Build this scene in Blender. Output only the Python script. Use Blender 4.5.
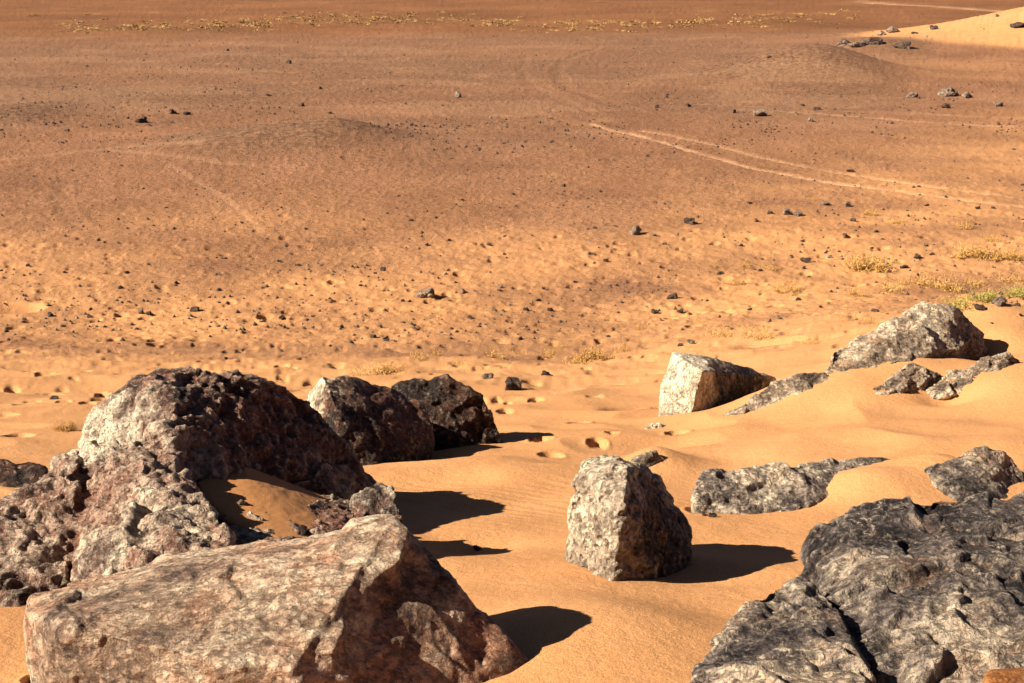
import bpy, bmesh, math, random
import numpy as np
from mathutils import Vector

for o in list(bpy.data.objects): bpy.data.objects.remove(o)
sc = bpy.context.scene
col = sc.collection
R = math.radians

# ------------------------------------------------------------------ camera
F = 1407.0; PITCH = R(15.9); CZ = 7.0
cam = bpy.data.cameras.new('camera'); co = bpy.data.objects.new('camera', cam); col.objects.link(co)
cam.sensor_width = 36; cam.lens = F/1024*36; cam.clip_end = 9000; cam.clip_start = .05
co.location = (0, 0, CZ); co.rotation_euler = (R(90)-PITCH, 0, 0)
sc.camera = co
# ------------------------------------------------------------------ light
SUN_AZ = -17.0      # degrees beyond straight left, away from the viewer
SUN_EL = 34.0
w = bpy.data.worlds.new("World"); sc.world = w; w.use_nodes = True
nt = w.node_tree; nt.nodes.clear()
sky = nt.nodes.new('ShaderNodeTexSky'); sky.sky_type = 'NISHITA'; sky.sun_disc = False
sky.sun_elevation = R(SUN_EL); sky.sun_rotation = R(-90+SUN_AZ)
sky.dust_density = 0.2; sky.air_density = 0.18; sky.ozone_density = 0.3
bg = nt.nodes.new('ShaderNodeBackground'); bg.inputs[1].default_value = 0.05
wo = nt.nodes.new('ShaderNodeOutputWorld')
nt.links.new(sky.outputs[0], bg.inputs[0]); nt.links.new(bg.outputs[0], wo.inputs[0])
sd = Vector((-math.cos(R(SUN_AZ))*math.cos(R(SUN_EL)), math.sin(R(SUN_AZ))*math.cos(R(SUN_EL)), math.sin(R(SUN_EL))))
sl = bpy.data.lights.new('sun', 'SUN'); sl.energy = 5.0; sl.angle = R(.5); sl.color = (1, .91, .75)
so = bpy.data.objects.new('sun', sl); col.objects.link(so); so.location = (-20, 5, 30)
so.rotation_euler = sd.to_track_quat('Z', 'Y').to_euler()
sc.view_settings.view_transform = 'Standard'; sc.view_settings.look = 'None'
sc.view_settings.gamma = 1; sc.view_settings.exposure = 1.55; sc.view_settings.use_curve_mapping = False

# ------------------------------------------------------------------ numpy noise
rs = np.random.RandomState(7)
PERM = rs.permutation(4096).astype(np.int64)
GR = rs.normal(size=(4096, 3)); GR /= np.linalg.norm(GR, axis=1)[:, None]
def hsh(i, j, k): return PERM[(PERM[(PERM[i & 4095]+j) & 4095]+k) & 4095]
def perlin(p):
    i = np.floor(p).astype(np.int64); f = p-i; u = f*f*f*(f*(f*6-15)+10)
    out = np.zeros(len(p))
    for dx in (0, 1):
        wx = u[:, 0] if dx else 1-u[:, 0]
        for dy in (0, 1):
            wy = u[:, 1] if dy else 1-u[:, 1]
            for dz in (0, 1):
                wz = u[:, 2] if dz else 1-u[:, 2]
                g = GR[hsh(i[:, 0]+dx, i[:, 1]+dy, i[:, 2]+dz)]
                out += wx*wy*wz*(g[:, 0]*(f[:, 0]-dx)+g[:, 1]*(f[:, 1]-dy)+g[:, 2]*(f[:, 2]-dz))
    return out*1.6
def fbm(p, octv=4, gain=.5, ridged=False):
    a = 1; s = np.zeros(len(p)); q = p.copy()
    for o in range(octv):
        n = perlin(q+o*17.3)
        s += a*((1-2*np.abs(n)) if ridged else n)
        a *= gain; q = q*2.03
    return s
def facets(p, seed=0, k=16.):         # cells, each a tilted plane: chipped stone
    i = np.floor(p).astype(np.int64); num = np.zeros(len(p)); den = np.full(len(p), 1e-12)
    for dx in (-1, 0, 1):
        for dy in (-1, 0, 1):
            for dz in (-1, 0, 1):
                h = hsh(i[:, 0]+dx+seed*31, i[:, 1]+dy, i[:, 2]+dz)
                d = p-(i+np.array([dx, dy, dz])+.5+GR[h]*.5)
                w = np.exp(-k*(d*d).sum(1))
                num += w*((GR[(h*7+3) & 4095]*d).sum(1)*.9+GR[(h*5+1) & 4095, 0]*.35); den += w
    return num/den
def n2(x, y, s, o=3, off=0): return fbm(np.stack([x*s, y*s, np.full_like(x, off+.37)], 1), o)
def sst(a, b, x):
    t = np.clip((x-a)/(b-a), 0, 1); return t*t*(3-2*t)

# ------------------------------------------------------------------ ground shape
def ray(u, v):
    c, s = math.cos(PITCH), math.sin(PITCH)
    a = (u-512)/F; b = -(v-341.5)/F
    return a, c+b*s, -s+b*c
def at(u, v, Y):
    dx, dy, dz = ray(u, v); t = Y/dy
    return Vector((dx*t, Y, CZ+dz*t))
def soft(s, k=.28): return k*np.logaddexp(0, s/k)
def h_base(x, y):
    s = 7-(2.55+.228*(y-4.5))
    s = np.minimum(s, 8.5)
    s = s+.22*sst(1.2, 3.2, x)*sst(7.5, 10.5, y)+.45*sst(2.2, 6.5, x)*sst(10, 14, y)
    return soft(s)
def march(hf, u, v):
    dx, dy, dz = ray(u, v)
    Y = np.concatenate([np.arange(3, 40, .01), np.geomspace(40, 2500, 2500)])
    t = Y/dy; z = CZ+dz*t; h = hf(dx*t, Y)
    k = int(np.argmax(z < h)) if (z < h).any() else len(Y)-1
    return float(dx*t[k]), float(Y[k]), float(h[k])
BUMPS = []   # x, y, rx, ry, rot, height
def bump(u, v, rx, ry, hgt, rot=0, p=1.0):
    x, y, z = march(h_base, u, v); BUMPS.append((x, y, rx, ry, R(rot), hgt, p))
# wind drifts round the boulders
bump(905, 490, .60, .45, .16, 10)
bump(835, 402, 1.1, .55, .24, 12)
bump(1010, 395, 1.3, .8, .20, 8)
bump(965, 356, 1.2, .8, .55, 10)
bump(905, 392, .7, .35, .12, 10)
bump(640, 640, .45, .30, .06)
bump(700, 580, .30, .25, -.05)
bump(745, 455, .7, .3, .05)
bump(950, 488, .26, .25, .06)
bump(1000, 362, .55, .4, .12)
bump(868, 500, .35, .22, .07)
bump(655, 470, .30, .25, .13)
bump(640, 445, .5, .3, .05)
bump(540, 480, .5, .25, .06, 20)
bump(590, 650, .55, .9, .08)
bump(470, 545, .25, .25, -.05)
bump(470, 470, .6, .3, .05)
bump(20, 600, .25, .3, .03)
bump(30, 505, .4, .3, .05)
bump(945, 408, .28, .24, -.14, 15)
bump(720, 440, .35, .25, .06)
# plain: gravel swells, the far pale dune
bump(262, 148, 3.8, 4.0, .75); bump(345, 142, 1.6, 2.6, .45)
bump(15, 118, 2.4, 6.0, .45)
bump(815, 74, 4.0, 5.0, 1.35); bump(770, 78, 6.0, 6.0, .4)
bump(875, 52, 3.2, 5.0, .5)
bump(1210, 44, 17.0, 10.0, 4.4, 0)
PITS = []
def poly_world(pts): return [march(h_base, *p)[:2] for p in pts]
TRACKS = [(poly_world([(590,123),(610,129),(640,138),(700,154),(760,170),(830,184),(900,193),(1024,208),(1100,216)]), .14, .7),
          (poly_world([(640,131),(700,143),(760,157),(830,172),(930,188),(1024,198),(1100,205)]), .13, .55),
          (poly_world([(740,109),(860,117),(940,123),(1060,127)]), .16, .5),
          (poly_world([(700,103),(860,112),(1060,119)]), .14, .3),
          (poly_world([(600,47),(568,58),(556,72),(566,88),(600,100),(640,112)]), .35, -.6),
          (poly_world([(525,56),(520,70),(530,84),(560,100),(590,112)]), .3, -.4),
          (poly_world([(170,168),(210,190),(240,212),(262,236)]), .12, .2),
          (poly_world([(62,176),(60,196),(66,214),(78,226)]), .22, -.35),
          (poly_world([(100,152),(220,168),(300,170)]), .16, .2),
          (poly_world([(0,158),(120,150),(200,155)]), .3, .2),
          (poly_world([(860,2),(960,8),(1060,16)]), 1.0, .7)]
def seg_dist(x, y, pts):
    d = np.full(x.shape, 1e9)
    for (ax, ay), (bx, by) in zip(pts[:-1], pts[1:]):
        vx, vy = bx-ax, by-ay; t = np.clip(((x-ax)*vx+(y-ay)*vy)/(vx*vx+vy*vy), 0, 1)
        d = np.minimum(d, np.hypot(x-ax-t*vx, y-ay-t*vy))
    return d
def local(x, y, x0, y0, r):
    return np.nonzero((np.abs(x-x0) < r) & (np.abs(y-y0) < r))[0]
def h_ground(x, y, fine=True):
    x = np.asarray(x, float); y = np.asarray(y, float)
    h = h_base(x, y)
    near = sst(27, 18, y)
    for (bx, by, rx, ry, rot, hg, p) in BUMPS:
        idx = local(x, y, bx, by, 3*max(rx, ry))
        if not len(idx): continue
        dx, dy = x[idx]-bx, y[idx]-by; c, s = math.cos(rot), math.sin(rot)
        a = (dx*c+dy*s)/rx; b = (-dx*s+dy*c)/ry
        h[idx] += hg*np.exp(-(a*a+b*b))
    h += near*.045*n2(x, y, .8, 2, 3)+(.10*(1-near))*n2(x, y, .10, 3, 9)*sst(10, 40, y)
    if not fine: return h
    # smooth wind sculpting with a crest on one side
    q = n2(x, y*1.4, .55, 2, 21); h += near*.06*(1-np.abs(q)*1.6)*sst(6, 9, y)
    for (px, py, r, d, rot, el) in PITS:
        idx = local(x, y, px, py, r*el*2.6)
        if not len(idx): continue
        dx, dy = x[idx]-px, y[idx]-py; c, s = math.cos(rot), math.sin(rot)
        a = (dx*c+dy*s)/(r*el); b = (-dx*s+dy*c)/r; rad = np.sqrt(a*a+b*b)
        h[idx] += -1.7*d*np.exp(-rad**6)+.05*d*np.exp(-((rad-1.3)/.35)**2)
    for pts, wd, st in TRACKS:
        d = seg_dist(x, y, pts); h += (-.06*np.exp(-(d/wd)**2)+.025*np.exp(-((d-wd*1.6)/(wd*.5))**2))*min(1, abs(st))
    # ripples
    ph = (x*.55+y*.83)*2*math.pi/.11+3*n2(x, y, .9, 2, 5)
    h += .0035*np.sin(ph)*near*sst(.0, .45, n2(x, y, .5, 2, 14)+.1)*sst(7, 8.5, y)
    # clods and crust of the plain
    pl = sst(13, 24, y)
    h += pl*(.026*n2(x, y, 2.6, 4, 40)+.045*np.maximum(0, n2(x, y, 5.0, 2, 44)-.18)-.06*np.maximum(0, n2(x, y*1.4, 3.1, 2, 49)-.45))
    h += .006*(1-pl)*n2(x, y, 3.0, 3, 47)
    return h
def gnd(u, v): return march(lambda X, Y: h_ground(X, Y, False), u, v)
def gz(x, y): return float(h_ground(np.array([x]), np.array([y]))[0])

def pit(u, v, r, d, rot=0, el=.85):
    x, y, z = gnd(u, v); PITS.append((x, y, r*.85, d*2.6, R(rot), el))
for a in [(541,444,.115,.10),(578,428,.13,.09),(597,447,.10,.09),(612,438,.07,.04),(677,440,.12,.11),(551,462,.12,.04),
          (536,404,.10,.06),(497,403,.07,.05),(508,404,.06,.05),(505,413,.10,.05,0),(45,376,.14,.09),(82,374,.14,.06),(64,405,.09,.07),(88,407,.10,.08),(105,400,.12,.09),
          (30,374,.11,.09),(98,396,.12,.06),(12,390,.12,.05),(140,396,.08,.05),(282,369,.12,.08),(292,372,.10,.07),(284,377,.09,.06),(302,362,.12,.07),
          (250,350,.16,.07),(240,352,.14,.06),(155,345,.16,.07),(165,349,.12,.07),(265,317,.18,.07),(285,318,.12,.05),(0,420,.2,.06),(18,440,.15,.05),
          (2,309,.45,.22,0,1.8),(648,412,.25,.06,0,2.0),(700,515,.1,.04),(770,345,.2,.05,0,3.),(905,348,.15,.03),(40,680,.07,.05)]:
    pit(*a)
rr = random.Random(5)
for k in range(520):                        # trampled band at the foot of the dune
    y = rr.uniform(14, 34); x = rr.uniform(-.4, .4)*y
    if x > 2.0 and y < 17: continue
    PITS.append((x, y, rr.uniform(.05, .13), rr.uniform(.015, .075)*(1 if x < 0 or y > 17 else .5), rr.uniform(-.9, .9), rr.uniform(.8, 1.5)))
# ------------------------------------------------------------------ tags
def tag(o, label=None, cat=None, group=None, kind=None):
    for k, v in (('label', label), ('category', cat), ('group', group), ('kind', kind)):
        if v: o[k] = v
    return o

# ------------------------------------------------------------------ materials
class NT:
    def __init__(s, name):
        s.m = bpy.data.materials.new(name); s.m.use_nodes = True; s.t = s.m.node_tree; s.t.nodes.clear()
        s.out = s.n('ShaderNodeOutputMaterial'); s.b = s.n('ShaderNodeBsdfPrincipled'); s.l(s.b.outputs[0], s.out.inputs[0])
    def n(s, t, **kw):
        x = s.t.nodes.new(t)
        for k, v in kw.items(): setattr(x, k, v)
        return x
    def l(s, a, b): s.t.links.new(a, b)
    def put(s, sock, v):
        if isinstance(v, bpy.types.NodeSocket): s.l(v, sock)
        else: sock.default_value = v
    def noise(s, vec, scale, detail=5, rough=.55, dist=0):
        x = s.n('ShaderNodeTexNoise'); s.l(vec, x.inputs['Vector'])
        x.inputs['Scale'].default_value = scale; x.inputs['Detail'].default_value = detail
        x.inputs['Roughness'].default_value = rough; x.inputs['Distortion'].default_value = dist
        return x.outputs[0]
    def vor(s, vec, scale, feat='F1'):
        x = s.n('ShaderNodeTexVoronoi', feature=feat); s.l(vec, x.inputs['Vector']); x.inputs['Scale'].default_value = scale
        return x.outputs['Distance']
    def ramp(s, fac, stops):
        x = s.n('ShaderNodeValToRGB'); e = x.color_ramp.elements
        while len(e) < len(stops): e.new(.5)
        for q, (p, c) in zip(e, stops):
            q.position = p; q.color = (c, c, c, 1) if isinstance(c, (int, float)) else (*c, 1)
        s.l(fac, x.inputs[0]); return x.outputs[0]
    def mix(s, fac, a, b, mode='MIX'):
        x = s.n('ShaderNodeMix', data_type='RGBA', blend_type=mode)
        s.put(x.inputs[0], fac); s.put(x.inputs[6], a if isinstance(a, bpy.types.NodeSocket) else (*a, 1)); s.put(x.inputs[7], b if isinstance(b, bpy.types.NodeSocket) else (*b, 1))
        return x.outputs[2]
    def math(s, op, a, b=0.):
        x = s.n('ShaderNodeMath', operation=op); s.put(x.inputs[0], a); s.put(x.inputs[1], b); return x.outputs[0]
    def bump(s, h, dist, strength=1, nrm=None):
        x = s.n('ShaderNodeBump'); x.inputs['Strength'].default_value = strength; x.inputs['Distance'].default_value = dist
        s.l(h, x.inputs['Height'])
        if nrm: s.l(nrm, x.inputs['Normal'])
        return x.outputs[0]

def rock_mat(name, dark, mid, pale, rust, bias=.5, rust_amt=.4, sc_=1., vein=.4, stretch=None, bmp=1., spread=.14, holes=0., dust=0., lowf=.30, patches=(), edge=.5):
    dark, mid, pale, rust = [dark[0]*.62, dark[1]*.50, dark[2]*.45], [mid[0]*.78, mid[1]*.68, mid[2]*.60], [pale[0]*.80, pale[1]*.75, pale[2]*.68], [k*.8 for k in rust]
    t = NT(name); tc = t.n('ShaderNodeTexCoord'); vec = tc.outputs['Object']
    def mapped(sx, sy, sz, rx, ry, rz):
        mp = t.n('ShaderNodeMapping'); t.l(vec, mp.inputs[0]); mp.inputs['Scale'].default_value = (sx, sy, sz)
        mp.inputs['Rotation'].default_value = (R(rx), R(ry), R(rz)); return mp.outputs[0]
    vs = mapped(*stretch[:3], 0, 0, math.degrees(stretch[3][2])) if stretch else vec
    n0 = t.noise(vec, 1.3*sc_, 4, .6)
    n1 = t.noise(vs, 4.5*sc_, 6, .66)
    n1b = t.noise(vs, 24*sc_, 3, .6)
    m = t.math('ADD', t.math('ADD', t.math('MULTIPLY', n0, lowf+.12), t.math('MULTIPLY', n1, .70-lowf)), t.math('MULTIPLY', n1b, .18))
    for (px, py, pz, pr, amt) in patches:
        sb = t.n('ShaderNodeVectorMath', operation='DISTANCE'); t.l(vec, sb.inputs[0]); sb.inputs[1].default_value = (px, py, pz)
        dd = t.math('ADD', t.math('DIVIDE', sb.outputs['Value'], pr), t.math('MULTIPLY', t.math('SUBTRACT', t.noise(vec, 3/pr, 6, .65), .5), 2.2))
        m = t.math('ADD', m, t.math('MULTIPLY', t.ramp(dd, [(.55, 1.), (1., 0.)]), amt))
    c = t.ramp(m, [(max(0, bias-spread*.8), dark), (bias, mid), (min(1, bias+spread*.8), pale)])
    n2_ = t.noise(vec, 2.1*sc_, 9, .70)
    rm = t.math('MULTIPLY', t.ramp(n2_, [(.60-.25*rust_amt, 0.), (.72-.2*rust_amt, 1.)]), min(1, .35+rust_amt*.5))
    rc = t.mix(t.noise(vec, 30*sc_, 4, .7), [k*.5 for k in rust], [min(1, k*1.7) for k in rust])
    c = t.mix(rm, c, rc)
    for (mpv, sc2, wd_) in ((mapped(1, 3.2, 1.6, 20, 35, 40), 3.2, .012), (mapped(2.6, 1, 1.5, -30, 10, -25), 4.5, .009)):
        n3 = t.noise(mpv, sc2*sc_, 4, .5)
        vn = t.math('ABSOLUTE', t.math('SUBTRACT', n3, .5))
        msk = t.math('MULTIPLY', t.ramp(vn, [(.0, 1.), (wd_, 0.)]), t.ramp(t.noise(vec, 6*sc_, 3), [(.45, 0.), (.6, vein)]))
        c = t.mix(msk, c, [min(1, k*1.1) for k in pale])
    c = t.mix(t.math('MULTIPLY', t.ramp(t.noise(vec, 42*sc_, 3, .6), [(.38, 1.), (.48, 0.)]), .45), c, dark)
    c = t.mix(t.math('MULTIPLY', t.ramp(t.noise(vec, 33*sc_, 3, .6), [(.56, 0.), (.66, 1.)]), .22), c, pale)
    vo = t.n('ShaderNodeTexVoronoi'); t.l(vec, vo.inputs['Vector']); vo.inputs['Scale'].default_value = 21*sc_
    se = t.n('ShaderNodeSeparateColor'); t.l(vo.outputs['Color'], se.inputs[0])
    sp = t.math('MULTIPLY', t.ramp(vo.outputs['Distance'], [(.16, 1.), (.30, 0.)]), t.ramp(se.outputs[0], [(.80, 0.), (.88, .45)]))
    c = t.mix(sp, c, pale)
    ge = t.n('ShaderNodeNewGeometry')           # worn edges and sand-filled hollows
    c = t.mix(t.ramp(ge.outputs['Pointiness'], [(.52, 0.), (.58, edge)]), c, pale)
    c = t.mix(t.ramp(ge.outputs['Pointiness'], [(.425, min(.6, edge*1.3)), (.475, 0.)]), c, [rust[0]*.9, rust[1]*.8, rust[2]*.8])
    if dust:
        g = t.n('ShaderNodeNewGeometry'); sx = t.n('ShaderNodeSeparateXYZ'); t.l(g.outputs['Normal'], sx.inputs[0])
        dm = t.math('MULTIPLY', t.ramp(sx.outputs[2], [(.75, 0.), (.95, 1.)]), t.ramp(t.noise(vec, 9, 5, .6), [(.45, 0.), (.6, dust)]))
        c = t.mix(dm, c, (.38, .19, .085))
    t.l(c, t.b.inputs['Base Color']); t.b.inputs['Roughness'].default_value = .6
    t.b.inputs['Specular IOR Level'].default_value = .2
    h = t.math('ADD', t.noise(vs, 11*sc_, 6, .66), t.math('MULTIPLY', t.vor(vec, 30*sc_), .22))
    ck = t.math('ABSOLUTE', t.math('SUBTRACT', t.noise(mapped(1, 2.2, 1.3, 15, 30, 30), 6*sc_, 8, .65), .5))
    h = t.math('ADD', h, t.math('MULTIPLY', t.ramp(ck, [(.0, 0.), (.03, 1.)]), .22))
    nr = t.bump(h, .075*bmp/sc_, 1.)
    nr = t.bump(t.noise(vec, 60*sc_, 3, .65), .012*bmp/sc_, .9, nr)
    if holes:
        nr = t.bump(t.ramp(t.vor(vec, 16*sc_), [(.12, 0.), (.34, 1.)]), .03*holes, 1., nr)
    t.l(nr, t.b.inputs['Normal'])
    return t.m
GREY_D, GREY_M, GREY_P = (.035, .031, .032), (.17, .145, .13), (.62, .54, .44)
RUST = (.22, .075, .035)
M = {}
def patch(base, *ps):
    """paler or darker places on one boulder, some of them painted shade: picture point, depth, radius, amount"""
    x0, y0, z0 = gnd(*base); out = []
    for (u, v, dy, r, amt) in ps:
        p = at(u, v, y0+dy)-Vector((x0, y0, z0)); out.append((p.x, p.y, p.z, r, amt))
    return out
M['cap'] = rock_mat('rough_grey_brown_rock', (.04, .030, .030), (.23, .165, .135), (.78, .68, .55), (.26, .095, .055), .495, .75, .9, .3, None, 1.2, .11,
    patches=patch((30, 606), (150, 530, .3, .42, .10), (110, 440, 1.4, .35, .09), (20, 540, .4, .30, .07), (270, 420, 1.8, .75, -.07), (385, 500, 1.0, .30, -.08)))  # shade painted into the cap's right side; knob darker, left flank paler
M['slab'] = rock_mat('streaked_slab_rock', (.12, .09, .075), (.36, .27, .20), (.68, .58, .46), (.44, .19, .10), .485, .55, 1., .3, (1., 2.1, 2., (0, 0, R(35))), .6, .12,
    patches=patch((270, 683), (370, 560, .4, .28, .12), (450, 640, .4, .55, -.10)))  # paler knob; right face darkened to paint its shade
M['brown'] = rock_mat('brown_varnished_rock', (.022, .014, .012), (.13, .062, .038), (.62, .50, .38), (.16, .055, .025), .57, .7, .8, .1, None, .9, .13, edge=.15)
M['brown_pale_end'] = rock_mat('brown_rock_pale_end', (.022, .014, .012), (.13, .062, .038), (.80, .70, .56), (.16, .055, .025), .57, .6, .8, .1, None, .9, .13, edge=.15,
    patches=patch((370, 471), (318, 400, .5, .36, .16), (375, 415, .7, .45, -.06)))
M['pitted'] = rock_mat('pitted_pale_rock', (.05, .04, .035), (.46, .39, .31), (.90, .80, .64), (.26, .10, .04), .445, .15, 1.1, .2, None, .8, .13, .9)
M['pitted_block'] = rock_mat('pitted_block_rock', (.05, .04, .035), (.37, .31, .25), (.72, .63, .50), (.26, .10, .04), .465, .25, 1.1, .2, None, .8, .13, .9,
    patches=patch((615, 582), (665, 520, .4, .36, -.16)))  # right face darker: brown varnish plus painted-in shade
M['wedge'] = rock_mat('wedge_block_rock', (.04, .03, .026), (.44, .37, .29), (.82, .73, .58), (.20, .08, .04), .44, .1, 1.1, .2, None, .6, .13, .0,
    patches=patch((692, 418), (740, 388, .8, .70, -.18)))  # shade of the right face painted into the colour
M['marble'] = rock_mat('veined_grey_rock', (.030, .027, .030), (.19, .16, .15), (.70, .60, .47), (.42, .23, .12), .485, .15, 1.05, .9, None, .7, .12)
M['craggy'] = rock_mat('craggy_veined_rock', (.022, .020, .023), (.105, .092, .092), (.48, .40, .32), (.36, .19, .10), .51, .15, .95, .7, None, .8, .12, lowf=.34,
    patches=patch((812, 598), (850, 620, -.6, .36, .03), (930, 680, -1.3, .30, .03), (960, 545, -.3, .62, -.05)))
M['low_craggy'] = rock_mat('low_veined_rock', (.024, .022, .025), (.135, .116, .112), (.56, .47, .37), (.36, .19, .10), .50, .3, 1.0, .7, None, .8, .12)
M['far'] = rock_mat('weathered_grey_rock', (.05, .04, .036), (.32, .26, .205), (.80, .69, .55), (.24, .10, .055), .475, .25, .9, .4, None, .9, .12, dust=.5)
M['stone_dark'] = rock_mat('dark_desert_stone', (.02, .015, .014), (.075, .05, .04), (.30, .23, .18), (.12, .05, .03), .53, .3, 3, .2, None, .5, .2, edge=0.)
M['stone_pale'] = rock_mat('pale_desert_stone', (.05, .04, .035), (.21, .165, .135), (.52, .43, .34), (.22, .10, .06), .50, .3, 3, .2, None, .5, .2, edge=.0)
M['ochre'] = rock_mat('ochre_rock', (.16, .06, .02), (.30, .13, .04), (.42, .20, .07), (.3, .12, .04), .5, .2, 2, .0, None, .4, .2)

def ground_mat():
    t = NT('desert_ground'); tc = t.n('ShaderNodeTexCoord'); vec = tc.outputs['Object']
    def A(nm):
        x = t.n('ShaderNodeAttribute'); x.attribute_name = nm; return x.outputs['Fac']
    sand, gravel, track, far = A('sand'), A('gravel'), A('track'), A('far')
    fine = t.noise(vec, 160, 3, .7); mid = t.noise(vec, 1.3, 6, .6); grit = t.noise(vec, 9, 7, .72)
    csand = t.mix(t.ramp(mid, [(.3, 0.), (.7, 1.)]), (.445, .218, .090), (.505, .258, .113))
    csand = t.mix(t.ramp(fine, [(.38, .75), (.58, 0.)]), csand, (.29, .118, .036))
    cpl = t.mix(t.ramp(t.noise(vec, .22, 6, .62, .4), [(.35, 0.), (.65, 1.)]), (.21, .095, .046), (.315, .150, .077))
    cpl = t.mix(t.ramp(grit, [(.38, .8), (.55, 0.)]), cpl, (.115, .050, .028))
    cgr = t.mix(t.ramp(t.noise(vec, 4, 8, .75), [(.42, 0.), (.58, 1.)]), (.090, .045, .025), (.225, .114, .062))
    cfar = t.mix(t.ramp(t.noise(vec, .06, 6, .65), [(.35, 0.), (.65, 1.)]), (.135, .055, .022), (.205, .085, .034))
    c = t.mix(gravel, cpl, cgr); c = t.mix(far, c, cfar); c = t.mix(sand, c, csand)
    c = t.mix(track, c, (.52, .30, .17))
    t.l(c, t.b.inputs['Base Color']); t.b.inputs['Roughness'].default_value = .9; t.b.inputs['Specular IOR Level'].default_value = .15
    inv = t.math('SUBTRACT', 1., sand)
    h = t.math('MULTIPLY', t.math('MULTIPLY', t.noise(vec, 6, 9, .75), t.math('ADD', inv, .12)), .10)
    h = t.math('ADD', h, t.math('MULTIPLY', t.noise(vec, 150, 2, .7), .0022))
    h = t.math('ADD', h, t.math('MULTIPLY', t.noise(vec, 24, 5, .65), .0045))
    t.l(t.bump(h, 1., 1.), t.b.inputs['Normal'])
    return t.m
M['ground'] = ground_mat()
def plain_mat(name, c1, c2, scale=20, rough=.8, bd=0):
    t = NT(name); tc = t.n('ShaderNodeTexCoord')
    t.l(t.mix(t.noise(tc.outputs['Object'], scale, 4), c1, c2), t.b.inputs['Base Color']); t.b.inputs['Roughness'].default_value = rough
    if bd: t.l(t.bump(t.noise(tc.outputs['Object'], 200, 3), bd), t.b.inputs['Normal'])
    return t.m
M['straw'] = plain_mat('straw_stems', (.36, .19, .045), (.44, .25, .07), 5)
M['green'] = plain_mat('yellow_green_stems', (.24, .19, .04), (.38, .29, .07), 5)
M['twig'] = plain_mat('dry_red_twigs', (.28, .09, .03), (.40, .15, .05), 5)
M['drift'] = plain_mat('ochre_drift_sand', (.31, .125, .034), (.36, .15, .042), 6, .9, .004)

# ------------------------------------------------------------------ ground mesh
def grid_mesh(name, X, Y, Z, mat, wrap=False):
    nr, nc = X.shape
    me = bpy.data.meshes.new(name)
    vs = np.stack([X.ravel(), Y.ravel(), Z.ravel()], 1).astype(np.float32)
    r = np.arange(nr-1)[:, None]*nc; c = np.arange(nc if wrap else nc-1)[None, :]
    a = r+c; b = r+(c+1) % nc
    q = np.stack([a, b, b+nc, a+nc], -1).reshape(-1, 4).astype(np.int32)
    me.vertices.add(len(vs)); me.vertices.foreach_set('co', vs.ravel())
    me.loops.add(q.size); me.loops.foreach_set('vertex_index', q.ravel())
    me.polygons.add(len(q)); me.polygons.foreach_set('loop_start', np.arange(0, q.size, 4, dtype=np.int32))
    me.polygons.foreach_set('use_smooth', np.ones(len(q), bool))
    me.update(calc_edges=True); me.materials.append(mat)
    return me
dense = np.linspace(-24, 24, 900)
coarse = np.concatenate([np.linspace(24.5, 60, 60), np.linspace(62, 298, 70), np.linspace(300, 335.5, 60)])
bear = np.radians(np.concatenate([dense, coarse]))
va = np.linspace(740, 1, 860)              # one row of the sheet for each step of view angle
dist = []
for v in va:
    s = 7/ math.tan(PITCH+math.atan((v-341.5)/F))
    a = math.tan(PITCH+math.atan((v-341.5)/F))
    d1 = 1.524/(a-.228) if a > .235 else 1e9
    dist.append(min(d1, s))
dist = np.array(dist); dist = np.sort(dist)
dist = np.concatenate([[.3, .8, 1.4, 2, 2.5, 3, 3.4], dist[dist > 3.6], dist[-1]*np.geomspace(1.02, 30, 45)])
DD, BB = np.meshgrid(dist, bear, indexing='ij')
GX, GY = DD*np.sin(BB), DD*np.cos(BB)
gx, gy = GX.ravel(), GY.ravel()
GZ = h_ground(gx, gy).reshape(GX.shape)
gme = grid_mesh('desert_ground', GX, GY, GZ, M['ground'], wrap=True)
hb = h_base(gx, gy)
sand = sst(-.12, .35, np.maximum(hb-.42, 0)*.9+.30*n2(gx, gy, .35, 4, 60)-.06-.25*sst(21, 30, gy)*sst(6, -1, gx)+.10*sst(2, 9, gx)*sst(40, 26, gy))*sst(58, 34, gy)
sand = np.maximum(sand, sst(.18, 1.35, hb+.55*n2(gx, gy*1.5, .4, 5, 61)))
# thin blown sand over the near plain, thinning away from the dune
veil = sst(46, 21, gy-1.0*gx*(gx > 0))*(.74+.7*n2(gx, gy*1.6, .22, 5, 63))
sand = np.maximum(sand, np.clip(veil, 0, .93))
# the pale dune far right
bx, by = [(b[0], b[1]) for b in BUMPS if b[5] > 3][0]
dz = np.exp(-(((gx-bx)/17)**2+((gy-by)/10)**2))*4.4
sand = np.maximum(sand, sst(.35, .65, dz+.08*n2(gx, gy, .4, 3, 66)))
xs, ys, _ = march(h_base, 960, 68)
sand = np.maximum(sand, .30*np.exp(-(((gx-xs)/9)**2+((gy-ys)/3.5)**2)))
xs, ys, _ = march(h_base, 900, 78)
sand = np.maximum(sand, .40*np.exp(-(((gx-xs)/7)**2+((gy-ys)/1.6)**2)))
for b in BUMPS:
    if b[1] > 40 and b[5] < 3: sand *= 1-np.exp(-(((gx-b[0])/(b[2]*1.1))**2+((gy-b[1])/(b[3]*1.0))**2)**1.5)
gravel = .75*np.clip(sst(42, 66, gy)+.6*n2(gx, gy, .06, 4, 70)*sst(30, 50, gy)-.25, 0, 1)*sst(.34, .22, gx/gy)
for b in BUMPS:
    if b[1] > 40 and b[5] < 3: gravel = np.maximum(gravel, 1.*np.exp(-(((gx-b[0])/(b[2]*1.1))**2+((gy-b[1])/(b[3]*1.0))**2)**1.5))
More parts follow.
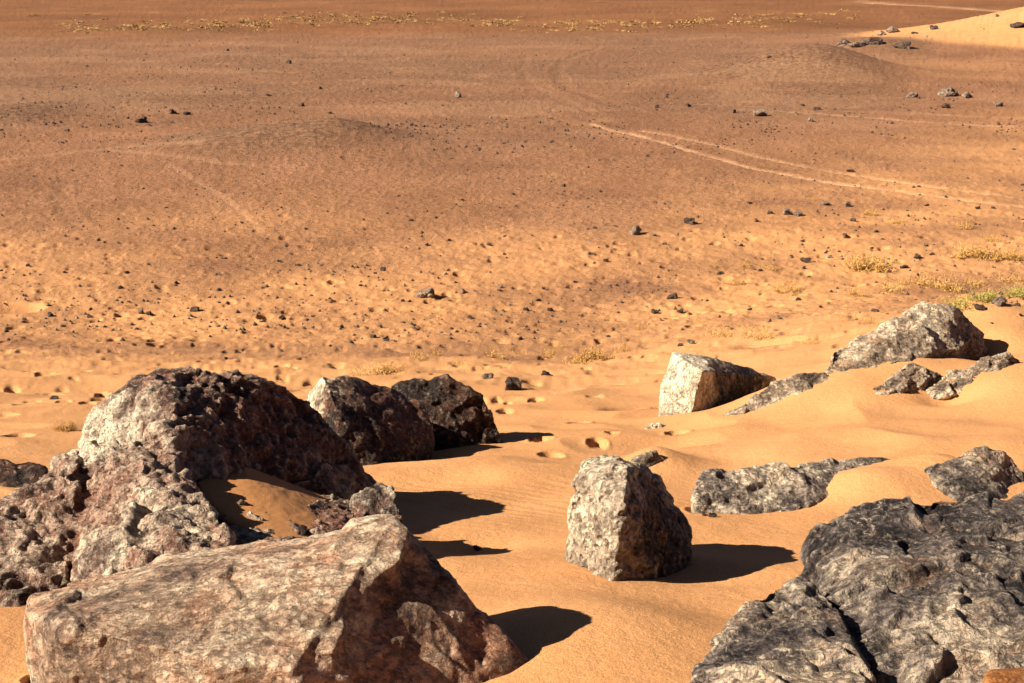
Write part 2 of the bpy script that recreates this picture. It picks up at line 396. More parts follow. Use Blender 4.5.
far = sst(100, 118, gy+6*n2(gx, gy, .03, 3, 75))
track = np.zeros(len(gx)); dk = np.zeros(len(gx))
brk = np.clip(.95+.8*n2(gx, gy, .5, 3, 80), 0, 1)
for pts, wd, st in TRACKS:
    e = np.exp(-(seg_dist(gx, gy, pts)/wd)**2)*abs(st)*brk
    if st > 0: track = np.maximum(track, e)
    else: gravel = np.maximum(gravel, e*.9)
track = np.maximum(track, .10*sst(.15, .5, n2(gx, gy*1.8, .12, 4, 85))*sst(40, 60, gy)*(1-far))
for nm, arr in (('sand', sand), ('gravel', gravel), ('track', track), ('far', far)):
    at_ = gme.attributes.new(nm, 'FLOAT', 'POINT'); at_.data.foreach_set('value', arr.astype(np.float32))
go = bpy.data.objects.new('desert_ground', gme); col.objects.link(go); tag(go, kind='structure')

# ------------------------------------------------------------------ rock builder
def hull_bm(bm, pts):
    vs = [bm.verts.new(p) for p in pts]
    r = bmesh.ops.convex_hull(bm, input=vs)
    bad = [g for g in r['geom_interior']+r['geom_unused'] if isinstance(g, bmesh.types.BMVert)]
    if bad: bmesh.ops.delete(bm, geom=list(set(bad)), context='VERTS')
def rock_mesh(name, hulls, voxel, amp, fs, mat, seed=0, smooth=True, fr=(3.5, 9., 22.), relax=2, holes=0., rough=1., fw=.38):
    me = bpy.data.meshes.new('cage'); bm = bmesh.new()
    for h in hulls:
        b2 = bmesh.new(); hull_bm(b2, h); t = bpy.data.meshes.new('t'); b2.to_mesh(t); b2.free(); bm.from_mesh(t); bpy.data.meshes.remove(t)
    bm.to_mesh(me); bm.free()
    ob = bpy.data.objects.new('cage', me); col.objects.link(ob)
    md = ob.modifiers.new('r', 'REMESH'); md.mode = 'VOXEL'; md.voxel_size = voxel
    sm = ob.modifiers.new('s', 'SMOOTH'); sm.factor = .5; sm.iterations = relax
    dg = bpy.context.evaluated_depsgraph_get(); dg.update()
    out = bpy.data.meshes.new_from_object(ob.evaluated_get(dg)); out.name = name
    bpy.data.objects.remove(ob); bpy.data.meshes.remove(me)
    n = len(out.vertices); P = np.empty(n*3, np.float32); out.vertices.foreach_get('co', P); P = P.reshape(-1, 3).astype(float)
    N = np.empty(n*3, np.float32); out.vertices.foreach_get('normal', N); N = N.reshape(-1, 3).astype(float)
    q = P/fs+seed*13.7
    wq = q+.22*np.stack([perlin(q*1.7+k*9) for k in range(3)], 1)
    d = .45*fbm(q*1.2, 3)+.85*facets(wq*fr[0]*.5, seed, 26.)+fw*facets(wq*fr[1]*.5, seed+1, 36.)+.13*facets(wq*fr[2]*.5, seed+2, 24.)
    d += rough*.17*fbm(q*6, 5, .58, True)
    if holes: 
        hh = perlin(q*7)+.4*perlin(q*17); d -= holes*np.maximum(0, hh-.22)*1.8
    d -= d.mean()
    P += N*(amp*d)[:, None]
    out.vertices.foreach_set('co', P.astype(np.float32).ravel())
    out.polygons.foreach_set('use_smooth', np.full(len(out.polygons), smooth))
    out.materials.clear(); out.materials.append(mat); out.update()
    return out
def boulder(name, base, hulls, mat, label, voxel, amp, fs=1., seed=1, cat='boulder', group=None, depth=.3, **kw):
    """hulls: lists of (u, v, dy): a picture point and how far beyond the base line it stands"""
    x0, y0, z0 = gnd(*base)
    H = []
    for h in hulls:
        pts = []; dep = depth
        if isinstance(h, tuple): h, dep = h
        for (u, v, dy) in h:
            p = at(u, v, y0+dy); pts.append(p)
            zg = gz(p.x, p.y); zb = min(zg, p.z)-dep*.6
            pts.append(Vector((p.x*1.0, p.y, zb)))
        H.append(pts)
    o3 = Vector((x0, y0, z0))
    me = rock_mesh(name, [[p-o3 for p in h] for h in H], voxel, amp, fs, mat, seed, **kw)
    o = bpy.data.objects.new(name, me); col.objects.link(o); o.location = o3
    return tag(o, label, cat, group)

BG = 'large boulders half buried in the dune'
# A: flat-topped slab, nearest left.  base line y ~ 4.5
boulder('boulder', (270, 683), [
    [(22,600,.25),(28,614,.08),(62,626,-.10),(130,640,-.20),(230,664,-.36),(285,668,-.36),(320,627,-.15),(350,585,.0),(392,524,.27),(340,545,.50),(300,546,.65),(170,553,.70),(90,575,.50)],
    [(335,545,.35),(352,524,.32),(395,516,.26),(415,535,.28),(455,586,.22),(500,636,.16),(575,722,.06),(288,672,-.37),(325,622,-.14),(350,525,.55),(400,525,.55)],
    [(328,572,.10),(334,545,.30),(350,521,.36),(375,514,.34),(396,512,.28),(412,530,.22),(400,560,.08),(365,590,-.02),(345,592,-.04),(360,520,.5),(395,520,.45)],
    [(300,600,-.02),(340,590,-.02),(352,610,-.10),(335,650,-.28),(300,650,-.26),(290,625,-.12)],
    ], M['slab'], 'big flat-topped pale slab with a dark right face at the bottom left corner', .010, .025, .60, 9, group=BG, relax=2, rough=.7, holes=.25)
# B: the large cracked boulder behind it
boulder('boulder', (30, 606), [
    [(150,372,1.70),(190,369,1.85),(235,371,1.95),(270,385,2.1),(312,415,2.35),(350,462,2.4),(392,490,2.2),(330,495,1.75),(250,458,1.45),(190,470,1.0),(160,430,1.12),(76,452,1.55),(100,405,1.7),(95,500,1.1),(200,385,2.6),(270,420,2.9),(170,395,1.45)],
    [(-70,540,.7),(0,512,.60),(35,478,.95),(76,452,1.3),(80,470,.9),(74,520,.55),(64,585,.12),(40,603,.0),(0,608,.0),(-60,620,.0)],
    [(75,455,1.35),(120,440,1.2),(165,455,1.05),(190,478,.80),(218,512,.40),(232,548,.05),(180,560,-.1),(110,578,-.08),(72,598,-.05),(84,530,.35)],
    [(180,494,1.0),(240,492,1.4),(335,506,1.5),(402,522,1.15),(410,537,.9),(345,558,.35),(270,562,.2),(220,560,.12),(215,525,.5)],
    [(366,490,1.4),(380,485,1.2),(394,492,1.1),(404,515,.9),(385,530,.75),(352,522,.9)],
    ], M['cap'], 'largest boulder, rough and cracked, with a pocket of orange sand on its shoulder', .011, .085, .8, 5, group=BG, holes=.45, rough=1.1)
# C: two dark boulders behind
boulder('boulder', (370, 471), [
    [(322,374,.5),(303,402,.6),(328,432,.1),(338,440,-.05),(350,472,-.1),(384,473,-.05),(420,452,.45),(432,428,.7),(424,404,.85),(400,391,.9),(345,378,.7),(360,400,1.2),(335,405,.1)],
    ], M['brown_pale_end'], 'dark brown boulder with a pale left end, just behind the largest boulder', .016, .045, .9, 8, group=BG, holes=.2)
boulder('boulder', (480, 448), [
    [(383,388,.1),(400,381,.2),(428,389,.2),(445,379,.2),(458,391,.25),(484,400,.15),(500,428,.1),(507,449,.05),(440,452,-.2),(400,452,-.2),(440,410,.8)],
    ], M['brown'], 'dark knobbly-topped boulder overlapping the right end of the brown boulder', .018, .07, .8, 12, group=BG)
# D: pitted block in the centre
boulder('boulder', (615, 582), [
    [(570,482,.48),(580,464,.5),(605,456,.6),(628,466,.30),(568,500,.5),(570,552,.40),(590,573,.15),(612,584,.0),(622,500,.08),(645,464,.65),(661,475,.7),(675,497,.75),(688,525,.65),(690,556,.45),(655,580,.15),(640,500,1.0)],
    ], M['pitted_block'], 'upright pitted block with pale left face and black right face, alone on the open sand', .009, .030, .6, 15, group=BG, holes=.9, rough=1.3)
boulder('rock', (655, 470), [([(622,466,.0),(640,458,.05),(655,450,.08),(664,456,.08),(682,470,.08),(640,470,-.02),(660,466,.3)], .15)],
    M['far'], 'thin rock crest poking from the sand just behind the upright pitted block', .014, .03, .5, 16, cat='rock')
# E: pale-faced block
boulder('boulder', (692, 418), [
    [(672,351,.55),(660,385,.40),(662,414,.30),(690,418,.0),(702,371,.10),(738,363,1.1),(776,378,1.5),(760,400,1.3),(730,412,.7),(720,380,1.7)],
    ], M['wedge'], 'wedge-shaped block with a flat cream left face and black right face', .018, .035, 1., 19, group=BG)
boulder('boulder', (780, 402), [
    ([(722,414,-.15),(760,391,.05),(795,374,.15),(824,370,.2),(839,377,.2),(836,390,.0),(800,400,-.1),(745,412,-.2),(810,380,.6)], .3),
    ], M['far'], 'low half-buried slab rising to the right beside the wedge-shaped block', .016, .05, .6, 22, group=BG)
boulder('boulder', (845, 374), [
    ([(824,370,.0),(830,350,.3),(870,338,.5),(900,315,.8),(925,306,.9),(950,310,1.),(985,333,1.1),(960,345,.5),(930,362,.3),(900,360,.1),(850,373,-.1),(930,320,1.8)], .3),
    ], M['far'], 'long hump-backed grey boulder at the dune crest in front of the green plants', .022, .095, 1.1, 25, group=BG)
RG = 'rock outcrops poking out of the sand'
boulder('rock', (880, 396), [([(862,398,-.1),(880,384,.1),(896,371,.2),(908,361,.3),(925,364,.3),(944,373,.3),(925,380,.1),(900,390,-.05),(905,372,.5)], .2)],
    M['far'], 'small crooked outcrop with a peaked ledge below the hump-backed boulder', .014, .055, .35, 28, 'rock', RG)
boulder('rock', (950, 392), [([(928,390,.0),(945,372,.2),(965,368,.3),(992,358,.4),(1008,354,.4),(1022,364,.5),(1010,376,.2),(975,390,.0),(945,398,-.1)], .2)],
    M['far'], 'pale lumpy outcrop at the right edge level with the wedge-shaped block', .015, .06, .4, 31, 'rock', RG)
boulder('rock', (655, 434), [([(638,436,.0),(650,423,.1),(660,422,.12),(672,427,.15),(682,432,.15),(665,438,.0)], .15)],
    M['pitted'], 'little pale outcrop barely showing between two footprints', .014, .03, .4, 33, 'rock', RG)
# J: long slab
boulder('boulder', (760, 520), [
    ([(695,478,.25),(703,471,.35),(760,467,.5),(800,463,.6),(845,478,.6),(852,487,.5),(800,508,.15),(745,528,-.02),(697,520,.03),(694,495,.1)], .3),
    ([(795,464,.75),(830,460,.85),(870,456,1.0),(890,456,1.05),(906,466,1.0),(860,474,.7),(820,472,.6)], .25),
    ], M['marble'], 'long low grey slab partly drowned in sand, right of the upright pitted block', .011, .035, .6, 36, group=BG)
boulder('boulder', (1000, 505), [
    [(922,468,.3),(960,452,.45),(985,444,.5),(1005,450,.5),(1019,470,.45),(1034,512,.2),(985,520,-.15),(955,500,-.05),(985,470,.9)],
    ], M['low_craggy'], 'grey rock sunk in sand, peeping over the top of the big craggy right boulder', .012, .04, .6, 39, group=BG)
# L and M: foreground right
boulder('boulder', (812, 598), [
    [(811,560,-.05),(813,545,.0),(840,520,.05),(885,503,.1),(932,499,.1),(1024,498,.1),(1180,510,.1),(806,592,-.25),(826,640,-.75),(850,700,-1.4),(875,590,-.62),(950,570,-.65),(1040,590,-.75),(1000,640,-1.15),(1000,700,-1.6),(1180,700,-1.6),(930,700,-1.6)],
    ], M['craggy'], 'big craggy grey boulder veined with white filling the bottom right corner', .010, .056, .62, 42, group=BG, rough=.6, fw=.60)
boulder('boulder', (705, 683), [
    [(688,695,-.2),(712,640,.25),(738,606,.45),(765,589,.6),(800,580,.75),(834,596,.55),(862,650,.25),(800,650,.15),(760,650,.1),(745,710,-.45),(880,710,-.45),(720,710,-.4)],
    ], M['low_craggy'], 'smaller sloping grey boulder leaning against the left side of the big craggy one', .009, .042, .62, 45, group=BG, rough=.6, fw=.60)
boulder('rock', (1000, 690), [([(984,676,-.2),(990,669,-.15),(1010,667,-.15),(1060,666,-.1),(1060,700,-.3),(990,700,-.3)], .3)],
    M['ochre'], 'smooth ochre rock top cut off by the bottom right corner', .012, .008, .5, 47, 'rock')
boulder('boulder', (20, 494), [
    [(-60,462,.5),(0,460,.4),(30,460,.4),(48,468,.4),(50,484,.2),(30,496,.0),(-20,498,.0),(-60,498,.1)],
    ], M['brown'], 'dark brown boulder at the left edge beyond the largest boulder', .016, .035, .8, 50, group=BG)

# sand lying in the pocket of the large boulder
x0, y0, z0 = gnd(30, 606)
SP = [(196,482,1.02),(238,464,1.34),(254,473,1.36),(300,490,1.45),(345,505,1.45),(345,540,.75),(322,553,.45),(280,545,.42),(225,520,.62),(205,500,.8)]
top = [at(u, v-1, y0+d) for u, v, d in SP]
c = sum(top, Vector())/len(top)
pts = [p-c for p in top]+[p-c-Vector((0, 0, .09)) for p in top]
sm_ = rock_mesh('drifted_sand', [pts], .010, .012, .5, M['drift'], 4, relax=6, fr=(.6, .6, .6))
o = bpy.data.objects.new('drifted_sand', sm_); col.objects.link(o); o.location = c
tag(o, 'orange drifted sand lying in the pocket of the largest boulder', 'sand', kind='stuff')
dg = bpy.context.evaluated_depsgraph_get(); dg.update()

# ------------------------------------------------------------------ stones
protos = {}
for mk in ('stone_dark', 'stone_pale'):
    for k in range(6):
        r2 = random.Random(100+k)
        pts = []
        for i in range(11):
            a = r2.uniform(0, 6.28); zz = r2.uniform(-.8, 1); rr2 = math.sqrt(max(.05, 1-zz*zz*.8))*r2.uniform(.7, 1.05)
            pts.append(Vector((.5*rr2*math.cos(a), .42*rr2*math.sin(a), .36*zz)))
        protos[mk, k] = rock_mesh('stone', [pts], .05, .09, .7, M[mk], 60+k, smooth=False, relax=1)
srnd = random.Random(3)
POOL = {'dark': [], 'pale': [], 'far': [], 'sprig': []}
def stone(x, y, z, wd, mk, label, group=None, cat='stone', k=None, zs=1.0, nm='stone'):
    o = bpy.data.objects.new(nm, protos[mk, srnd.randrange(6) if k is None else k]); col.objects.link(o)
    o.location = (x, y, z+.09*wd*zs); o.rotation_euler = (srnd.uniform(-.2, .2), srnd.uniform(-.2, .2), srnd.uniform(0, 6.28))
    o.scale = (wd, wd*srnd.uniform(.75, 1.1), wd*zs*srnd.uniform(.8, 1.15)); return tag(o, label, cat, group)
GD = 'small dark stones strewn over the plain'; LD = 'small dark stone strewn with others like it over the open plain'
GP = 'small pale stones strewn over the plain'; LP = 'small pale stone strewn among darker ones over the open plain'
GF = 'specks of far stone on the dark gravel'; LF = 'tiny far stone showing as a dark speck on the distant gravel'
D_, P_ = 'stone_dark', 'stone_pale'
named = [
 (195,309,11,D_,'blocky dark stone with one bright left face on the left part of the plain'),
 (142,312,9,P_,'pale stone at the left of a tight little heap below the blocky dark stone'),
 (149,314,9,D_,'darker stone at the right of a tight little heap on the left plain'),
 (63,325,8,D_,'square dark stone lowest on the left part of the plain'),
 (50,314,9,D_,'flat dark stone up and left of the square dark stone'),
 (427,293,24,P_,'peaked stone, pale left and black right, the widest on the middle plain'),
 (635,231,15,P_,'tilted pale slab stone with dark right half on the middle plain'),
 (673,296,13,D_,'dark double-lobed stone above the wedge-shaped block'),
 (690,221,14,D_,'low dark stone in a short row right of the tilted pale slab'),
 (655,311,10,D_,'flat dark stone left below the dark double-lobed stone'),
 (681,311,9,D_,'flat brown stone straight below the dark double-lobed stone'),
 (690,343,12,P_,'rounded pale stone just above the top of the wedge-shaped block'),
 (373,337,9,D_,'dark pointed stone directly above the pale end of the brown boulder'),
 (387,340,8,D_,'flat dark stone touching the right of the pointed one above the brown boulder'),
 (383,268,9,D_,'upright dark triangular stone near the centre of the plain'),
 (563,185,8,D_,'lone dark stone with a short shadow high in the middle plain'),
 (826,203,10,P_,'upright grey stone, left of the pair just below the tyre tracks'),
 (847,205,10,P_,'rounded grey stone, right of the pair just below the tyre tracks'),
 (786,212,13,P_,'grey lump at the middle of the cluster below the tyre tracks'),
 (799,213,13,P_,'grey split lump at the right end of the cluster below the tyre tracks'),
 (769,212,10,P_,'low pale lump at the left end of the cluster below the tyre tracks'),
 (850,170,9,D_,'dark stone lying between the two light tyre tracks'),
 (806,260,13,D_,'flat dark stone left of the bushiest dry plant'),
 (917,256,9,D_,'dark stone right of the bushiest dry plant'),
 (904,266,9,D_,'low dark stone at the right foot of the bushiest dry plant'),
 (875,311,10,D_,'black flat stone above the hump-backed boulder'),
 (1000,305,18,P_,'pale rock among the green plants at the right edge'),
 (1017,306,11,D_,'dark rock beside the pale one at the right edge'),
 (142,120,14,D_,'largest dark stone at the upper left edge of the gravel swell'),
 (172,112,10,D_,'left stone of a close dark pair on the upper gravel swell'),
 (186,113,9,D_,'right stone of a close dark pair on the upper gravel swell'),
 (288,62,8,D_,'lone black stone on the far dark gravel above the swell'),
 (302,105,8,D_,'dark stone on the crest line of the gravel swell'),
 (459,95,11,P_,'pale flat stone far off in the upper middle of the plain'),
 (760,113,16,P_,'pale low heap-like stone left of the far dark gravel stones'),
 (817,108,9,D_,'dark stone above the faint light line on the far right plain'),
 (810,120,9,P_,'pale stone just under the faint light line on the far right plain'),
 (912,95,11,P_,'upright pillar-like stone on the far right plain'),
 (948,92,19,P_,'tallest grey lump of the pile on the far right plain'),
 (966,95,13,P_,'lower grey lump on the right of the pile on the far right plain'),
 (946,106,11,D_,'dark stone just below the pile on the far right plain'),
 (997,104,13,P_,'flat grey stone right of the pile near the right edge'),
 (845,42,15,P_,'leftmost grey rock of the far outcrop below the pale dune'),
 (859,44,14,P_,'second rock of the far outcrop, low and grey'),
 (873,40,17,D_,'widest dark rock in the middle of the far outcrop'),
 (882,33,10,P_,'small rock standing highest behind the far outcrop'),
 (893,30,13,P_,'grey rock on the upper right of the far outcrop'),
 (903,45,15,D_,'dark rock at the lower right end of the far outcrop'),
 (914,32,9,D_,'dark low rock between the far outcrop and the pale dune'),
 (933,27,11,D_,'dark low rock at the left foot of the pale dune'),
 (1019,24,20,D_,'black rock on the face of the pale dune at the right edge'),
 (998,15,7,D_,'tiny dark rock on the skyline of the pale dune'),
 (511,386,26,D_,'dark lumpy stone on pale sand right above the knobbly-topped boulder'),
 (487,380,14,P_,'low pale stone left of the dark lumpy stone'),
 (546,377,13,D_,'thin flat dark stone right of the dark lumpy stone'),
 (704,518,8,D_,'small dark chip at the foot of the long low slab'),
 (712,519,10,D_,'larger dark chip touching the long low slab'),
 (477,551,11,D_,'small dark stone standing at the edge of the big shadow on the sand'),
 (55,401,9,D_,'small dark stone among the footprints left of the largest boulder'),
]
for (u, v, wpx, mk, lab) in named:
    x, y, z = gnd(u, v+wpx*.2); d = math.sqrt(x*x+y*y+(7-z)**2)
    stone(x, y, gz(x, y), wpx*d/F*(1.15 if y < 90 else (1.6 if u < 910 else 1.0)), mk, lab, zs=1.0 if y < 90 else .7)
small = """166 208 5;28 267 5;119 243 5;149 265 5;127 273 6;121 289 6;122 303 4;176 284 6;210 298 4;220 291 7;25 320 6;90 310 5;2 343 6;
287 246 8;279 262 8;299 265 6;308 242 5;306 230 5;267 239 4;375 274 5;342 329 6;330 348 5;226 361 5;283 320 7;285 328 5;226 259 5;
462 201 6;513 195 5;436 218 5;411 221 6;427 245 6;489 245 6;505 237 4;595 229 6;757 222 8;606 261 7;589 255 6;575 283 6;499 292 6;403 302 5;
409 302 5;538 301 7;526 311 7;550 312 7;470 318 7;415 327 5;520 341 7;386 340 8;399 337 5;720 274 8;608 337 6;741 246 6;661 268 5;
750 204 7;927 206 6;978 209 6;993 209 5;814 181 4;803 242 6;845 236 7;875 232 7;932 255 6;804 268 6;798 300 6;856 321 5;750 311 6;821 308 5;853 221 7;
320 89 5;268 96 6;330 114 6;228 51 4;87 67 5;54 124 5;67 131 7;2 131 5;479 149 6;657 108 6;688 107 8;734 113 7;802 106 6;892 124 6;647 157 6;999 125 5;769 58 5;1014 150 4"""
for s_ in small.replace('\n', '').split(';'):
    u, v, wpx = map(float, s_.split()); x, y, z = gnd(u, v); d = math.sqrt(x*x+y*y+(7-z)**2)
    fr_ = y > 60
    POOL['far' if fr_ else 'dark'].append((stone(x, y, gz(x, y), wpx*d/F*1.1, D_, LF if fr_ else LD, GF if fr_ else GD), u, v))
for (u, v, wpx) in [(217,276,7),(64,273,5),(246,270,4),(654,236,7),(677,235,7),(464,293,8),(830,258,6),(925,246,7),(37,232,4),(388,292,5),(500,288,7),(590,241,4),(702,300,4),(455,283,5),(350,298,4),(490,118,5)]:
    x, y, z = gnd(u, v); POOL['pale'].append((stone(x, y, gz(x, y), wpx*y/F*1.15, P_, LP, GP), u, v))
for k in range(105):
    v = 150+ (srnd.random()**.8)*200; u = srnd.uniform(-10, 1034)
    x, y, z = gnd(u, v); o_ = stone(x, y, gz(x, y), srnd.choice([.05, .05, .06, .08, .11, .15]), D_, LD, GD)
    if 0 < u < 1024: POOL['dark'].append((o_, u, v))

# two stones on the sand pocket
def on_surface(u, v):
    dx, dy, dz = ray(u, v); d = Vector((dx, dy, dz)).normalized()
    dg = bpy.context.evaluated_depsgraph_get(); dg.update()
    hit, p, n, i, ob, m = sc.ray_cast(dg, Vector((0, 0, CZ)), d)
    return p
for (u, v, wpx, lab) in [(242,504,19,'upper of two small stones on the sand pocket of the largest boulder'),
                    (303,533,22,'lower, flatter stone of the two on the sand pocket of the largest boulder')]:
    p = on_surface(u, v); stone(p.x, p.y, p.z-.004, wpx*p.y/F, D_ if u > 300 else P_, lab)

# loose gravel: thousands of chips in one object
def chips(name, pos, size, mat, label, cat):
    n = len(pos); base = np.array([[0,0,.6],[.5,0,.1],[.1,.5,.05],[-.5,.1,.1],[-.1,-.5,.0],[.3,.35,-.2]])
    faces = np.array([[0,1,2],[0,2,3],[0,3,4],[0,4,1],[1,4,5],[1,5,2],[2,5,3],[3,5,4]])
    ang = rs.uniform(0, 6.28, n); ca, sa = np.cos(ang), np.sin(ang)
    V = base[None]*(1+rs.uniform(-.35, .35, (n, 6, 3)))*size[:, None, None]
    X = V[..., 0]*ca[:, None]-V[..., 1]*sa[:, None]; Yy = V[..., 0]*sa[:, None]+V[..., 1]*ca[:, None]
    V = np.stack([X, Yy, V[..., 2]], -1)+pos[:, None]
    Fc = (faces[None]+np.arange(n)[:, None, None]*6).reshape(-1, 3).astype(np.int32)
    me = bpy.data.meshes.new(name); me.vertices.add(n*6); me.vertices.foreach_set('co', V.astype(np.float32).ravel())
    me.loops.add(Fc.size); me.loops.foreach_set('vertex_index', Fc.ravel())
    me.polygons.add(len(Fc)); me.polygons.foreach_set('loop_start', np.arange(0, Fc.size, 3, dtype=np.int32))
    me.update(calc_edges=True); me.materials.append(mat)
    o = bpy.data.objects.new(name, me); col.objects.link(o); return tag(o, label, cat, kind='stuff')
def scatter(n, v0, v1, pw, smin, smax, acc=None):
    v = v0+(v1-v0)*rs.random(n)**pw; a = np.tan(PITCH+np.arctan((v-341.5)/F)); y = 7/a
    y = y*(1+rs.uniform(-.03, .03, n)); x = y*rs.uniform(-.42, .42, n)
    dens = n2(x, y, .30, 4, 90); k = rs.random(n) < np.clip(.22+2.4*dens, .03, 1); x, y = x[k], y[k]
    s = smin+(smax-smin)*rs.random(len(x))**4
    hb_ = h_base(x, y); k = hb_ < .55; x, y, s = x[k], y[k], s[k]
    return np.stack([x, y, h_ground(x, y)-s*.05], 1), s
p, s = scatter(10000, 110, 350, 1.15, .012, .11); chips('gravel', p, s, M['stone_dark'], 'loose dark gravel chips sprinkled all over the plain', 'gravel')
p, s = scatter(3500, 110, 345, 1.1, .012, .09); chips('pale_gravel', p, s, M['stone_pale'], 'loose pale gravel chips sprinkled thinly over the plain', 'gravel')
p, s = scatter(14000, 25, 150, 1., .04, .15); chips('far_gravel', p, s, M['stone_dark'], 'coarse dark gravel covering the far plain and its swells', 'gravel')

# ------------------------------------------------------------------ plants
def tuft_arrays(seed, n=150, wdt=.008, leafy=True):
    r = random.Random(seed); V = []; Fc = []
    hs_ = .34 if n > 100 else .14
    hubs = [(0, 0, 1)]+[(r.uniform(-hs_, hs_), r.uniform(-.2, .2), r.uniform(.5, 1)) for _ in range(5)]
    for i in range(n):
        hx, hy, hs = r.choice(hubs)
        a = r.uniform(0, 6.28); q = r.random()*.10; bx_, by_ = hx+q*math.cos(a), hy+q*math.sin(a)
        L = r.uniform(.08, .26)*hs; a2 = r.uniform(0, 6.28); out = r.uniform(.2, 1.5); pts = [Vector((bx_, by_, -.02))]
        dr = Vector((math.cos(a2)*out, math.sin(a2)*out, 1)).normalized()
        for t in range(3):
            dr = (dr+Vector((r.uniform(-.35, .35), r.uniform(-.35, .35), r.uniform(-.4, .15)))).normalized(); pts.append(pts[-1]+dr*L*.36)
        sd_ = Vector((-math.sin(a2), math.cos(a2), r.uniform(-.3, .3)))*wdt*.5
        b = len(V)
        for j, p_ in enumerate(pts):
            k = 1-.7*j/3; V += [p_-sd_*k, p_+sd_*k]
        for j in range(3): Fc.append((b+2*j, b+2*j+1, b+2*j+3, b+2*j+2))
        if leafy:
            for j in range(7):
                m_ = r.choice((0, 1, 2, 2)); p_ = pts[m_].lerp(pts[m_+1], r.random())
                d1 = Vector((r.uniform(-1, 1), r.uniform(-1, 1), r.uniform(-.5, 1))).normalized()*r.uniform(.012, .03); d2 = d1.cross(Vector((r.uniform(-1, 1), r.uniform(-1, 1), r.uniform(-1, 1)))).normalized()*.006
                b = len(V); V += [p_, p_+d1*.5+d2, p_+d1, p_+d1*.5-d2]; Fc.append((b, b+1, b+2, b+3))
    return V, Fc
def tuft_mesh(seed, mat, **kw):
    V, Fc = tuft_arrays(seed, **kw); me = bpy.data.meshes.new('dry_plant'); me.from_pydata(V, [], Fc); me.update(); me.materials.append(mat); return me
TM = {('straw', k): tuft_mesh(200+k, M['straw'], n=330) for k in range(3)}
TM.update({('sparse', k): tuft_mesh(220+k, M['straw'], n=80) for k in range(3)})
TM.update({('green', k): tuft_mesh(230+k, M['green'], n=480) for k in range(2)})
TM[('twig', 0)] = tuft_mesh(240, M['twig'], n=70, leafy=False)
def plant(kind, u, v, wpx, lab, group=None, zs=1.):
    ks = [k for k in TM if k[0] == kind]; x, y, z = gnd(u, v); wd = wpx*y/F/.80*(1.3 if kind == 'sparse' else 1.15)
    o = bpy.data.objects.new('dry_plant' if kind != 'green' else 'green_plant', TM[srnd.choice(ks)]); col.objects.link(o)
    o.location = (x, y, gz(x, y)); o.rotation_euler = (0, 0, srnd.uniform(-.5, .5)); o.scale = (wd, wd*1.3, wd*zs*1.25)
    return tag(o, lab, 'plant', group)
SPG = 'sparse yellow sprigs at the foot of the dune'; SPL = 'sparse yellow sprig rooted in the sandy foot of the dune'
plant('straw', 870, 270, 50, 'bushiest golden dry plant, standing alone right of centre on the sand', zs=1.1)
plant('straw', 978, 258, 48, 'wide golden dry plant near the right edge above the green ones', zs=.9)
plant('straw', 1012, 261, 40, 'golden dry plant cut by the right edge above the green ones', zs=.9)
plant('green', 950, 312, 52, 'largest yellow-green plant right behind the hump-backed boulder', zs=.8)
plant('green', 976, 305, 40, 'yellow-green plant touching the pale rock on its left', zs=.8)
plant('green', 1012, 297, 46, 'yellow-green plant cut by the right edge beyond the pale rock', zs=.7)
plant('straw', 607, 362, 52, 'yellow plant with tall sprigs left above the wedge-shaped block', zs=.9)
plant('straw', 390, 376, 44, 'yellow plant rising behind the two dark boulders')
plant('straw', 66, 437, 30, 'yellow plant hugging the left edge of the largest boulder')
plant('straw', 895, 262, 18, 'small golden plant just right of the bushiest dry plant')
plant('twig', 655, 414, 34, 'flat reddish dry twigs at the left foot of the wedge-shaped block', zs=.4)
for (u, v, wpx) in [(360,378,30),(420,360,26),(437,358,22),(465,366,26),(495,360,34),(520,356,24),(550,357,26),(575,366,34),(590,352,28),(624,352,26),(560,348,20),
                    (760,340,40),(722,338,34),(790,290,30),(778,293,20),(770,270,20),(745,267,20),(712,267,18),(730,285,18),(740,284,18),
                    (885,290,40),(925,286,44),(950,290,46),(855,295,30),(905,283,24),(868,214,24),(895,222,22),(965,228,24),(815,200,14),(850,322,26),(700,322,18),(810,345,20),(990,240,22),
                    (1010,280,34),(970,284,30),(870,325,24),(640,330,16),(690,350,14)]:
    POOL['sprig'].append((plant('sparse', u, v, wpx, SPL, SPG), u, v))
# the far line of yellow grass
V = []; Fc = []
for k in range(800):
    g = srnd.random(); u = srnd.uniform(60, 860); v = 23+4*math.sin(u*.013)+srnd.gauss(0, 3.2)-.004*(u-300)
    if srnd.random() > (.95 if 200 < u < 420 else .6): continue
    x, y, z = march(h_base, u, max(8, v)); wd = srnd.uniform(.35, 1.1)
    tv, tf = TUFT = tuft_arrays(300+k % 12, n=26, wdt=.05, leafy=False); b = len(V); zz = gz(x, y)
    V += [Vector((p_.x*wd*2.6+x, p_.y*wd*4+y, p_.z*wd*1.0+zz)) for p_ in tv]; Fc += [tuple(i+b for i in f) for f in tf]
me = bpy.data.meshes.new('far_grass'); me.from_pydata(V, [], Fc); me.update(); me.materials.append(plain_mat('far_straw', (.26, .135, .04), (.36, .21, .065), .3))
o = bpy.data.objects.new('far_grass', me); col.objects.link(o); tag(o, 'line of dry yellow grass clumps crossing the far plain', 'grass', kind='stuff')
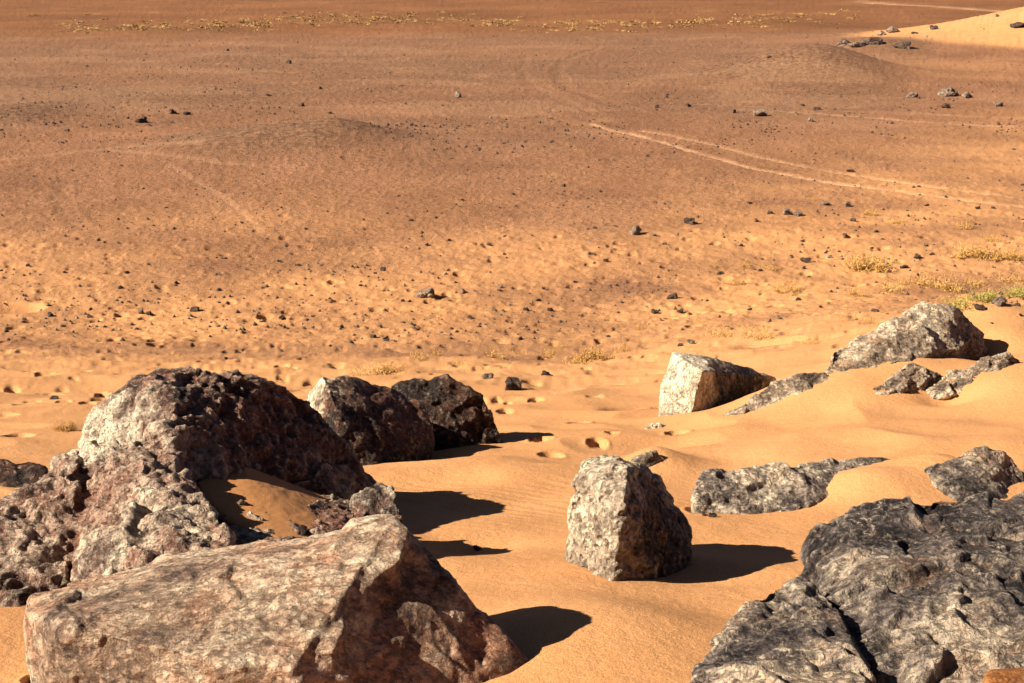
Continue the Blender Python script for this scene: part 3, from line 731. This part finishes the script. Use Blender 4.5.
for (u, v, wpx) in [(34,16,9),(90,15,8),(578,24,7)]:
    plant('straw', u, v, wpx, {34: 'far grass clump nearest the top left corner', 90: 'second far grass clump from the top left corner', 578: 'far grass clump standing alone just below the yellow line, top centre'}[u], 'lone grass clumps on the far plain')

# labels of the small look-alikes: by the nearest landmark
MARKS = [('the blocky bright-sided stone', 195, 309), ('the square dark stone low on the left', 63, 325), ('the widest peaked stone mid plain', 427, 293),
 ('the tilted pale slab stone', 635, 231), ('the dark double-lobed stone', 673, 296), ('the wedge-shaped block', 710, 385), ('the hump-backed boulder', 905, 335),
 ('the bushiest golden plant', 870, 267), ('the upright dark triangular stone', 383, 268), ('the stone pair below the tyre tracks', 836, 204),
 ('the stone cluster below the tyre tracks', 790, 212), ('the stone between the tyre tracks', 850, 170), ('the lone dark stone high mid plain', 563, 185),
 ('the left gravel swell', 300, 135), ('the dark lumpy stone on pale sand', 511, 386), ('the stone pile far right', 952, 94), ('the far pale heap-like stone', 760, 113),
 ('the two dark brown boulders', 400, 378), ('the green plants at the right edge', 975, 303), ('the peak of the largest boulder', 220, 372), ('the long low slab', 790, 470)]
WORD = {'dark': 'small dark stone', 'pale': 'small pale stone', 'far': 'tiny far stone speck', 'sprig': 'sparse yellow sprig'}
ORD = ['nearest', 'second nearest', 'third nearest', 'fourth nearest']
for kind, lst in POOL.items():
    cand = []
    for mi, (mn, mu, mv) in enumerate(MARKS):
        q = {}
        for (o, u, v) in lst:
            du, dv = u-mu, v-mv
            side = ('right of' if du > 0 else 'left of') if abs(du) > abs(dv) else ('below' if dv > 0 else 'above')
            q.setdefault(side, []).append((math.hypot(du, dv), o))
        for side, l in q.items():
            for k, (d, o) in enumerate(sorted(l, key=lambda t: t[0])[:4]): cand.append((k*60+d, k, side, mn, o))
    done = set()
    for d, k, side, mn, o in sorted(cand, key=lambda t: t[0]):
        if o.name in done or d > 420: continue
        done.add(o.name); o['label'] = WORD[kind]+', '+ORD[k]+' one '+side+' '+mn
